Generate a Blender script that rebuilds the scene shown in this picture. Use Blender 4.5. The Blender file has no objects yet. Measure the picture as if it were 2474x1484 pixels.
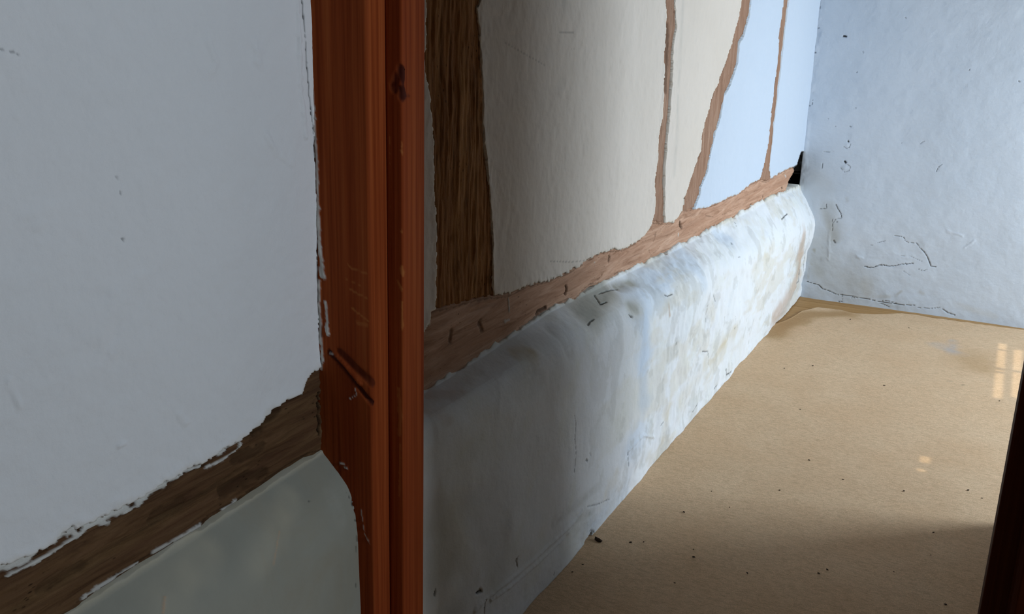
import bpy, math
import numpy as np
from mathutils import Matrix, Vector

# ------------------------------------------------------------------ camera
scn = bpy.context.scene
F_PX, YAW, PITCH, ROLL, EYE = 2366.9, .465376, .281771, .027898, (0, 0, 1.5)
fw = Vector((-math.sin(YAW) * math.cos(PITCH), math.cos(YAW) * math.cos(PITCH), -math.sin(PITCH)))
rt = Vector((math.cos(YAW), math.sin(YAW), 0)); up = rt.cross(fw)
rt2 = rt * math.cos(ROLL) + up * math.sin(ROLL); up2 = -rt * math.sin(ROLL) + up * math.cos(ROLL)
cam_d = bpy.data.cameras.new('camera'); cam = bpy.data.objects.new('camera', cam_d)
scn.collection.objects.link(cam)
M = Matrix((rt2, up2, -fw)).transposed().to_4x4(); M.translation = Vector(EYE)
cam.matrix_world = M
cam_d.sensor_fit = 'HORIZONTAL'; cam_d.sensor_width = 36; cam_d.lens = 36 * F_PX / 2474
cam_d.clip_start = .02; cam_d.clip_end = 60
scn.camera = cam

# ------------------------------------------------------------------ light
scn.view_settings.view_transform = 'Standard'; scn.view_settings.look = 'None'
scn.view_settings.gamma = 1; scn.view_settings.use_curve_mapping = False
scn.view_settings.exposure = 0.0
world = bpy.data.worlds.new('sky'); scn.world = world; world.use_nodes = True
bg = world.node_tree.nodes['Background']; bg.inputs[0].default_value = (.72, .86, 1, 1); bg.inputs[1].default_value = .8
def area(name, loc, look, sx, sy, power, col, spread=180):
    l = bpy.data.lights.new(name, 'AREA'); l.shape = 'RECTANGLE'; l.size = sx; l.size_y = sy
    l.energy = power; l.color = col; l.spread = math.radians(spread)
    o = bpy.data.objects.new(name, l); scn.collection.objects.link(o); o.location = loc
    o.rotation_euler = (Vector(look) - Vector(loc)).to_track_quat('-Z', 'Y').to_euler()
    return o
# added daylight lamps at two invented, unseen windows, one for each room
area('added_daylight_far', (2.66, 4.60, 1.27), (-.6, 3.8, .1), 1.34, .95, 146, (.74, .87, 1.0))
area('added_daylight_near', (1.86, 1.12, 1.9), (-1.0, 1.0, 1.8), .4, .7, 32, (.76, .87, 1.0))
sun = bpy.data.lights.new('sun', 'SUN'); sun.energy = 1.3; sun.angle = math.radians(.5); sun.color = (1, .9, .7)
sun_o = bpy.data.objects.new('sun', sun); scn.collection.objects.link(sun_o)
sun_o.rotation_euler = Vector((-.12, 0, -1)).to_track_quat('-Z', 'Y').to_euler()

DATA = {
 'near_beam': [[0.5819,0.8049],[0.7103,0.8071],[0.7402,0.8009],[0.7783,0.7974],[0.8041,0.8082],[0.8222,0.8059],[0.8402,0.7995],[0.912,0.7985],[0.9383,0.7981],[0.9912,0.8054],[1.035,0.8073],[1.0742,0.8034],[1.1193,0.8103],[1.1734,0.8174],[1.2233,0.825],[1.2281,0.8344],[1.2691,0.8396],[1.3195,0.8414],[1.3409,0.8698],[1.3823,0.8789],[1.4381,0.8818],[1.4315,0.7028],[1.3744,0.7002],[1.3371,0.7107],[1.2768,0.7071],[1.1901,0.703],[1.141,0.7009],[1.088,0.7018],[1.0588,0.6951],[0.9864,0.6931],[0.9303,0.6926],[0.8902,0.6901],[0.8272,0.6853],[0.8072,0.6776],[0.7351,0.6769],[0.5609,0.6626]],
 'near_bot': [[0.5609,0.6626],[0.7351,0.6769],[0.8072,0.6776],[0.8272,0.6853],[0.8902,0.6901],[0.9303,0.6926],[0.9864,0.6931],[1.0588,0.6951],[1.088,0.7018],[1.141,0.7009],[1.1901,0.703],[1.2768,0.7071],[1.3371,0.7107],[1.3744,0.7002],[1.4315,0.7028]],
 'far_beam': [[1.6545,0.8371],[1.7486,0.8491],[1.7659,0.8542],[1.7715,0.8817],[1.792,0.8837],[2.058,0.8528],[2.0708,0.8486],[2.1669,0.8327],[2.1953,0.8345],[2.2983,0.8319],[2.3691,0.8215],[2.5285,0.8165],[2.6367,0.8227],[2.7623,0.8274],[2.8246,0.8215],[2.9461,0.8026],[3.0846,0.8046],[3.1443,0.8114],[3.2145,0.8391],[3.2255,0.8484],[3.35,0.8235],[3.4513,0.8092],[3.5635,0.8343],[3.7112,0.8218],[3.89,0.7997],[4.1324,0.794],[4.4206,0.7904],[4.5613,0.8043],[4.7356,0.8102],[4.9138,0.7764],[5.0101,0.7821],[5.27,0.7875],[5.5152,0.7816],[5.5746,0.7521],[5.4476,0.7092],[5.4155,0.6555],[5.2404,0.673],[4.9761,0.6852],[4.6698,0.6888],[4.4566,0.6877],[4.1644,0.6917],[3.9,0.7055],[3.7754,0.6933],[3.5948,0.6978],[3.5186,0.7066],[3.3741,0.71],[3.282,0.6954],[3.1132,0.7115],[2.9936,0.7189],[2.9136,0.7273],[2.7869,0.7217],[2.6948,0.7382],[2.6381,0.7313],[2.5568,0.7174],[2.5287,0.7298],[2.3765,0.7334],[2.2389,0.7189],[2.1456,0.7132],[2.1245,0.711],[2.0571,0.7079],[1.9376,0.7037],[1.8591,0.7],[1.7463,0.6993],[1.6003,0.6944]],
 'far_bot': [[1.6003,0.6944],[1.7463,0.6993],[1.8591,0.7],[1.9376,0.7037],[2.0571,0.7079],[2.1245,0.711],[2.1456,0.7132],[2.2389,0.7189],[2.3765,0.7334],[2.5287,0.7298],[2.5568,0.7174],[2.6381,0.7313],[2.6948,0.7382],[2.7869,0.7217],[2.9136,0.7273],[2.9936,0.7189],[3.1132,0.7115],[3.282,0.6954],[3.3741,0.71],[3.5186,0.7066],[3.5948,0.6978],[3.7754,0.6933],[3.9,0.7055],[4.1644,0.6917],[4.4566,0.6877],[4.6698,0.6888],[4.9761,0.6852],[5.2404,0.673],[5.4155,0.6555]],
 'wide_stud': [[1.7454,1.6192],[1.7457,1.5403],[1.7487,1.4596],[1.749,1.388],[1.7627,1.3482],[1.7799,1.2609],[1.7806,1.1782],[1.7869,1.116],[1.7933,1.0536],[1.7951,0.9908],[1.7916,0.9281],[1.7891,0.8821],[1.7937,0.8627],[2.0707,0.8292],[2.069,0.8503],[2.0577,0.9377],[2.0459,1.0434],[2.0409,1.078],[2.0317,1.1307],[2.0158,1.1819],[2.0,1.2415],[1.9897,1.3366],[1.9765,1.4288],[1.9711,1.4886],[1.9571,1.5295],[1.9722,1.5475],[1.969,1.6339]],
 'thin_stud': [[3.1816,1.7139],[3.209,1.5868],[3.2215,1.5479],[3.2297,1.4773],[3.2315,1.3966],[3.2501,1.2956],[3.2555,1.2022],[3.2277,1.1432],[3.2357,1.0761],[3.2162,0.9969],[3.2384,0.8996],[3.2381,0.915],[3.2329,0.876],[3.2145,0.8391],[3.3526,0.8116],[3.3538,0.8252],[3.3335,0.9012],[3.3192,0.9693],[3.3172,1.0139],[3.3143,1.0972],[3.3198,1.1882],[3.3204,1.3065],[3.3124,1.441],[3.3303,1.5049],[3.2934,1.5895],[3.2639,1.7193]],
 'brace': [[4.2333,1.7833],[4.1435,1.6166],[4.1033,1.5343],[4.0449,1.4579],[3.9722,1.3667],[3.8976,1.288],[3.8343,1.2426],[3.7815,1.1657],[3.7419,1.1099],[3.7412,1.0456],[3.6758,0.988],[3.6268,0.9404],[3.5638,0.8849],[3.5584,0.8517],[3.5516,0.8839],[3.5467,0.8417],[3.4932,0.8166],[3.7127,0.8015],[3.6989,0.8235],[3.7344,0.8431],[3.7748,0.8774],[3.7633,0.8957],[3.8412,0.9527],[3.8694,1.022],[3.916,1.0955],[3.9769,1.1577],[3.9918,1.2402],[4.0785,1.292],[4.1491,1.3684],[4.153,1.4521],[4.2184,1.4856],[4.2782,1.5706],[4.2824,1.621],[4.369,1.7922]],
 'far_stud': [[4.9109,1.828],[4.8875,1.6403],[4.8553,1.4755],[4.8781,1.4242],[4.8655,1.1902],[4.8504,1.0917],[4.859,1.0377],[4.8676,0.9831],[4.8168,0.8662],[4.761,0.7982],[5.0019,0.768],[4.9706,0.8071],[4.9336,0.8601],[4.9397,0.9492],[4.9336,1.0657],[4.9547,1.1857],[4.9546,1.3516],[4.9693,1.5145],[4.9839,1.6434],[5.013,1.8347]],
 'void': [[5.6811,0.8454],[5.6333,0.8175],[5.6056,0.7812],[5.5028,0.7766],[5.5461,0.7489],[5.4476,0.7092],[5.4429,0.6583],[5.6026,0.6036],[5.8248,0.5725],[5.7827,0.8352]],
 'mk_wall_near': [['dark',0.0015,1,[[1.3598,1.5672],[1.3577,1.528],[1.3622,1.4884],[1.3638,1.4345],[1.3696,1.3724],[1.3775,1.3013],[1.3819,1.221],[1.3822,1.1765],[1.3799,1.1014],[1.3783,1.0401],[1.3796,0.961],[1.3809,0.8799]]],['dark',0.001,0.5,[[0.7951,1.4537],[0.8085,1.4512],[0.8177,1.4486]]],['dark',0.0022,0.8,[[0.9499,1.2821],[0.9506,1.2815]]],['dark',0.0008,0.5,[[0.9519,1.267],[0.9549,1.255]]],['dark',0.0025,0.6,[[0.9509,1.196],[0.9515,1.1953]]],['bump',0.004,1,[[0.9112,0.8976],[0.9224,0.8959]]],['bump',0.012,0.5,[[0.8032,1.2528],[0.821,1.2526],[0.8396,1.2551]]],['bump',0.012,0.5,[[0.8253,1.2386],[0.8158,1.2348]]],['bump',0.01,0.6,[[1.1363,1.4622],[1.1511,1.432],[1.1415,1.4202]]],['bump',0.01,0.6,[[1.2354,1.4619],[1.2477,1.4301]]],['bump',0.01,0.6,[[1.2548,1.3118],[1.2785,1.2825],[1.3143,1.2614]]],['bump',0.02,0.4,[[1.0334,1.3131],[1.0553,1.2929]]],['bump',0.006,0.5,[[0.7535,1.0477],[0.7635,1.0105]]],['bump',0.02,0.4,[[0.9047,1.073],[0.939,1.1249],[0.9693,1.1303]]],['bump',0.01,0.4,[[0.9237,1.0495],[0.9153,1.0395]]],['bump',0.005,0.9,[[1.3449,1.5276],[1.3453,1.3941],[1.355,1.3032]]],['bump',0.008,0.6,[[1.0282,0.9052],[1.0395,0.8873]]]],
 'mk_wall_far': [['grey',0.022,0.3,[[3.3826,1.6193],[3.3906,1.511],[3.3908,1.4144],[3.401,1.2731],[3.421,1.127],[3.4189,0.9937]]],['dark',0.0015,0.35,[[2.3934,1.4801],[2.4813,1.4805]]],['dark',0.0015,0.35,[[2.4678,1.4376],[2.5135,1.4372]]],['dark',0.0015,0.4,[[2.3967,0.8727],[2.5255,0.8451],[2.6456,0.8267]]],['dark',0.004,1,[[2.8486,0.823],[2.858,0.809]]],['bump',0.004,0.8,[[2.4011,0.8235],[2.5287,0.8146]]],['dark',0.0012,0.3,[[2.087,1.4585],[2.3171,1.3997]]],['grey',0.03,0.35,[[2.419,1.5686],[2.4204,1.5549]]]],
 'mk_far_beam': [['dark',0.01,1,[[2.5064,0.7765],[2.5101,0.7569]]],['dark',0.007,1,[[2.8435,0.7996],[2.8316,0.7877]]],['dark',0.01,0.9,[[3.5351,0.7955],[3.5628,0.774]]],['dark',0.004,0.5,[[3.2738,0.8021],[3.2531,0.7741]]],['dark',0.002,0.4,[[3.205,0.7559],[3.2372,0.7226],[3.3403,0.7397]]],['dark',0.008,0.9,[[2.3283,0.7418],[2.3838,0.7425]]],['dark',0.012,0.6,[[1.9963,0.797],[2.0039,0.7808]]],['dark',0.012,0.6,[[1.8633,0.8117],[1.8574,0.793]]],['dark',0.01,0.8,[[4.6325,0.6999],[4.6452,0.6952]]],['dark',0.008,0.8,[[4.8691,0.7091],[4.8843,0.7011]]],['dark',0.009,0.8,[[5.2672,0.7038],[5.2848,0.6952]]],['dark',0.002,0.5,[[3.8829,0.7669],[3.9891,0.7452]]],['dark',0.002,0.5,[[4.1334,0.7326],[4.2089,0.7261]]],['white',0.004,0.9,[[2.1453,0.825],[2.1496,0.7905]]],['white',0.004,0.9,[[5.3083,0.7643],[5.3456,0.7441]]],['white',0.004,0.8,[[4.0345,0.7079],[4.0484,0.6904]]],['white',0.003,0.7,[[2.1182,0.7712],[2.146,0.77]]],['white',0.003,0.8,[[2.7153,0.8069],[2.7205,0.8047]]],['white',0.004,0.8,[[3.5296,0.7555],[3.5366,0.7446]]],['dark',0.0015,0.7,[[2.7917,0.7613],[2.7832,0.7489],[2.7538,0.7411]]]],
 'mk_near_beam': [['white',0.007,1,[[0.7098,0.8033],[0.7295,0.7981],[0.7479,0.7959],[0.7614,0.8016]]],['white',0.0035,1,[[0.7197,0.7857],[0.7382,0.7853],[0.7657,0.7836],[0.788,0.7861],[0.8203,0.7895],[0.8392,0.7912]]],['white',0.005,1,[[0.7942,0.8002],[0.8082,0.804],[0.8219,0.8039],[0.8296,0.7893]]],['white',0.004,1,[[0.8397,0.7953],[0.8638,0.7949],[0.8849,0.7838]]],['white',0.008,1,[[0.8449,0.7994],[0.8767,0.8001],[0.9094,0.7985],[0.9139,0.7919]]],['white',0.003,0.9,[[0.9189,0.7896],[0.9403,0.7914],[0.9569,0.7956]]],['white',0.006,1,[[0.9411,0.8003],[0.9683,0.8],[0.9907,0.7997]]],['white',0.004,1,[[0.9968,0.8042],[1.0258,0.8039]]],['white',0.003,0.9,[[1.0796,0.7938],[1.1178,0.7907],[1.1513,0.7951],[1.1621,0.8037]]],['white',0.006,1,[[1.1062,0.8079],[1.1493,0.8138],[1.1801,0.8149]]],['white',0.003,0.9,[[1.0319,0.8061],[1.0648,0.8023]]],['white',0.003,0.8,[[0.8277,0.6896],[0.8573,0.6916],[0.8853,0.6927],[0.9305,0.6949]]],['white',0.004,0.8,[[0.9612,0.6984],[1.0014,0.6979],[1.0313,0.6982],[1.059,0.6975]]],['white',0.003,0.8,[[1.1108,0.7016],[1.1447,0.7045]]],['dark',0.014,0.5,[[1.1135,0.7365],[1.1815,0.7334],[1.217,0.7265]]],['dark',0.012,0.35,[[0.9639,0.7547],[1.0212,0.7525]]],['dark',0.01,0.3,[[0.7649,0.7422],[0.8332,0.7386]]],['dark',0.012,0.45,[[1.1502,0.7802],[1.1948,0.7728],[1.2202,0.7761]]],['dark',0.012,0.6,[[1.2603,0.8276],[1.2121,0.8186],[1.1801,0.8149]]],['dark',0.004,1,[[1.3757,0.8236],[1.374,0.7392]]]],
 'mk_back': [['dark',0.0022,0.9,[[-0.6534,0.2251],[-0.6275,0.2218],[-0.6027,0.2265],[-0.5762,0.2424],[-0.5545,0.2453],[-0.5229,0.2428],[-0.4865,0.2511],[-0.4632,0.2624],[-0.4271,0.2693],[-0.4004,0.2762]]],['dark',0.0014,0.7,[[-0.5264,0.4175],[-0.4836,0.4206],[-0.4675,0.4146],[-0.4559,0.3961],[-0.4365,0.3885],[-0.4005,0.3929],[-0.3792,0.3691],[-0.3518,0.346]]],['dark',0.0028,0.8,[[-0.3723,0.3633],[-0.3518,0.346],[-0.3335,0.3218],[-0.3172,0.2907],[-0.3086,0.2718],[-0.2815,0.2722]]],['dark',0.0016,0.9,[[-0.9597,0.0916],[-0.8913,0.0801],[-0.8693,0.0621],[-0.8285,0.0539],[-0.7871,0.0389],[-0.7219,0.0416],[-0.6695,0.039],[-0.6113,0.0373],[-0.5594,0.0313],[-0.4832,0.0291],[-0.4331,0.0299],[-0.3597,0.0379]]],['dark',0.002,0.8,[[-0.8506,0.5619],[-0.8348,0.5366],[-0.8157,0.5117],[-0.8102,0.492]]],['dark',0.0022,0.6,[[-0.9018,0.5565],[-0.8992,0.5331],[-0.9343,0.5259]]],['dark',0.0015,0.6,[[-0.6013,0.368],[-0.5774,0.3777],[-0.5624,0.3829]]],['dark',0.0015,0.5,[[-0.6369,0.3501],[-0.6244,0.3516]]],['dark',0.0013,0.6,[[-0.7548,0.0437],[-0.7516,0.016]]],['dark',0.002,0.8,[[-0.5349,0.0385],[-0.4973,0.0408],[-0.4585,0.0329]]],['dark',0.002,0.8,[[-0.5577,0.0176],[-0.5261,0.019],[-0.493,0.0068]]],['dark',0.002,0.7,[[-0.2195,0.0393],[-0.1868,0.0207],[-0.1497,0.013]]],['dark',0.0015,0.6,[[-0.3458,0.0263],[-0.2732,0.0329],[-0.2322,0.0441]]],['dark',0.002,0.4,[[-0.4461,0.2262],[-0.4063,0.2046]]],['dark',0.0015,0.5,[[-0.369,0.2469],[-0.3437,0.2403],[-0.3267,0.2493]]],['dark',0.0013,0.4,[[-0.4694,0.3107],[-0.4206,0.3137],[-0.3567,0.2921]]],['dark',0.0015,0.8,[[-0.701,0.0307],[-0.6695,0.039]]],['dark',0.002,0.8,[[-0.7694,-0.0009],[-0.75,0.0021]]],['dark',0.007,0.6,[[-0.8363,0.3526],[-0.8287,0.3432]]],['dark',0.004,0.7,[[-0.8326,0.4624],[-0.8319,0.4611]]],['dark',0.0015,0.5,[[-0.8567,0.446],[-0.8382,0.4821],[-0.7999,0.4864]]],['dark',0.0015,0.5,[[-0.8606,0.4796],[-0.8502,0.4058]]],['dark',0.006,1,[[-0.9149,1.4812],[-0.9001,1.4802]]],['dark',0.003,1,[[-0.8223,1.2928],[-0.8214,1.2921]]],['dark',0.005,1,[[-0.826,0.9193],[-0.8234,0.9156]]],['dark',0.006,1,[[-0.8292,0.8049],[-0.825,0.8014]]],['dark',0.003,0.6,[[-0.2653,1.3321],[-0.2627,1.328]]],['dark',0.003,0.7,[[-0.0262,1.285],[-0.0219,1.2817]]],['dark',0.002,0.7,[[-0.905,0.9968],[-0.9027,0.9962]]],['dark',0.0025,0.6,[[-0.8269,1.0023],[-0.8181,0.9975]]],['dark',0.0012,0.6,[[-0.9507,0.7945],[-0.9478,0.7552]]],['dark',0.0012,0.5,[[-0.9492,0.8497],[-0.8962,0.854]]],['dark',0.0025,0.5,[[-0.809,1.1023],[-0.8068,1.1017]]],['dark',0.0025,0.4,[[-0.9474,1.0363],[-0.945,1.0357]]],['dark',0.003,0.4,[[-0.615,1.5861],[-0.6076,1.5827]]],['dark',0.003,0.4,[[-0.8051,1.4042],[-0.8006,1.397]]],['dark',0.0015,0.5,[[-0.3523,0.793],[-0.345,0.8163],[-0.3298,0.8326]]],['dark',0.0015,0.5,[[-0.4523,0.935],[-0.4331,0.95]]],['dark',0.002,0.4,[[-0.5477,0.9314],[-0.5439,0.9295]]],['dark',0.0012,0.6,[[-1.0692,1.4841],[-1.0745,1.4988],[-1.0688,1.5152],[-1.0508,1.5216]]],['dark',0.0015,0.8,[[-1.0756,1.2662],[-1.076,1.2205],[-1.0749,1.1823],[-1.0691,1.1289],[-1.0616,1.1024],[-1.052,1.0991]]],['dark',0.0012,0.6,[[-1.046,1.1417],[-1.0397,1.1267],[-1.043,1.1073]]],['dark',0.004,0.6,[[-1.0648,1.668],[-1.0585,1.6243]]],['dark',0.003,0.5,[[-1.07,1.3886],[-1.0549,1.3892]]],['dark',0.0015,0.45,[[-0.8458,0.8891],[-0.831,0.8787],[-0.8166,0.8837],[-0.8104,0.9074]]],['dark',0.0015,0.45,[[-0.8483,0.768],[-0.8231,0.7467],[-0.8016,0.7565],[-0.7969,0.7804],[-0.8132,0.7907]]],['bump',0.012,0.7,[[-0.8296,0.8982],[-0.8254,0.8946]]],['bump',0.015,0.7,[[-0.8263,0.7739],[-0.8226,0.7742]]],['bump',0.01,0.7,[[-0.6977,0.2741],[-0.6717,0.2707]]],['bump',0.02,0.4,[[-0.6303,0.2966],[-0.4081,0.312]]],['bump',0.008,0.8,[[-0.8682,0.4037],[-0.8529,0.2399]]],['bump',0.01,0.6,[[-0.2502,0.4768],[-0.1716,0.4603]]],['bump',0.01,0.6,[[-0.151,0.3979],[-0.1109,0.4418]]],['grey',0.022,1,[[-0.9406,0.2842],[-0.9441,0.2558]]],['grey',0.022,1,[[-0.9469,0.2205],[-0.9413,0.2001]]],['grey',0.014,0.7,[[-0.8971,0.3106],[-0.895,0.2622],[-0.8969,0.2201]]],['grey',0.014,0.75,[[-0.9548,0.1702],[-0.9554,0.1135]]],['grey',0.014,0.5,[[-0.7109,0.1689],[-0.7011,0.0588]]],['grey',0.02,0.45,[[-0.5879,0.0548],[-0.5007,0.0679]]],['grey',0.012,0.6,[[-0.4646,0.0802],[-0.4431,0.1074]]],['grey',0.012,0.5,[[-0.3458,0.1185],[-0.3264,0.1112]]],['grey',0.12,0.6,[[-0.9067,0.337],[-0.9006,0.1635]]],['grey',0.11,0.4,[[-0.7429,0.2199],[-0.6356,0.131]]],['grey',0.07,0.6,[[-0.8884,0.5241],[-0.8378,0.3662]]],['grey',0.16,0.5,[[-0.9421,0.2979],[-0.8315,0.138],[-0.6821,0.0895]]],['grey',0.04,0.4,[[-0.9345,0.0454],[-0.872,0.0262]]],['grey',0.05,0.2,[[-0.9608,0.7054],[-0.8892,0.6453]]],['grey',0.012,0.4,[[-0.7942,0.6013],[-0.7913,0.5882]]],['grey',0.03,0.4,[[-0.5586,0.0244],[-0.3687,0.0124]]],['stain',0.05,0.25,[[-0.6348,0.1242],[-0.6163,0.0783]]],['stain',0.03,0.2,[[-0.1338,0.0695],[0.0467,0.0378]]],['stain',0.15,0.12,[[-0.9895,0.6691],[-0.931,0.4375]]]],
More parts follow.
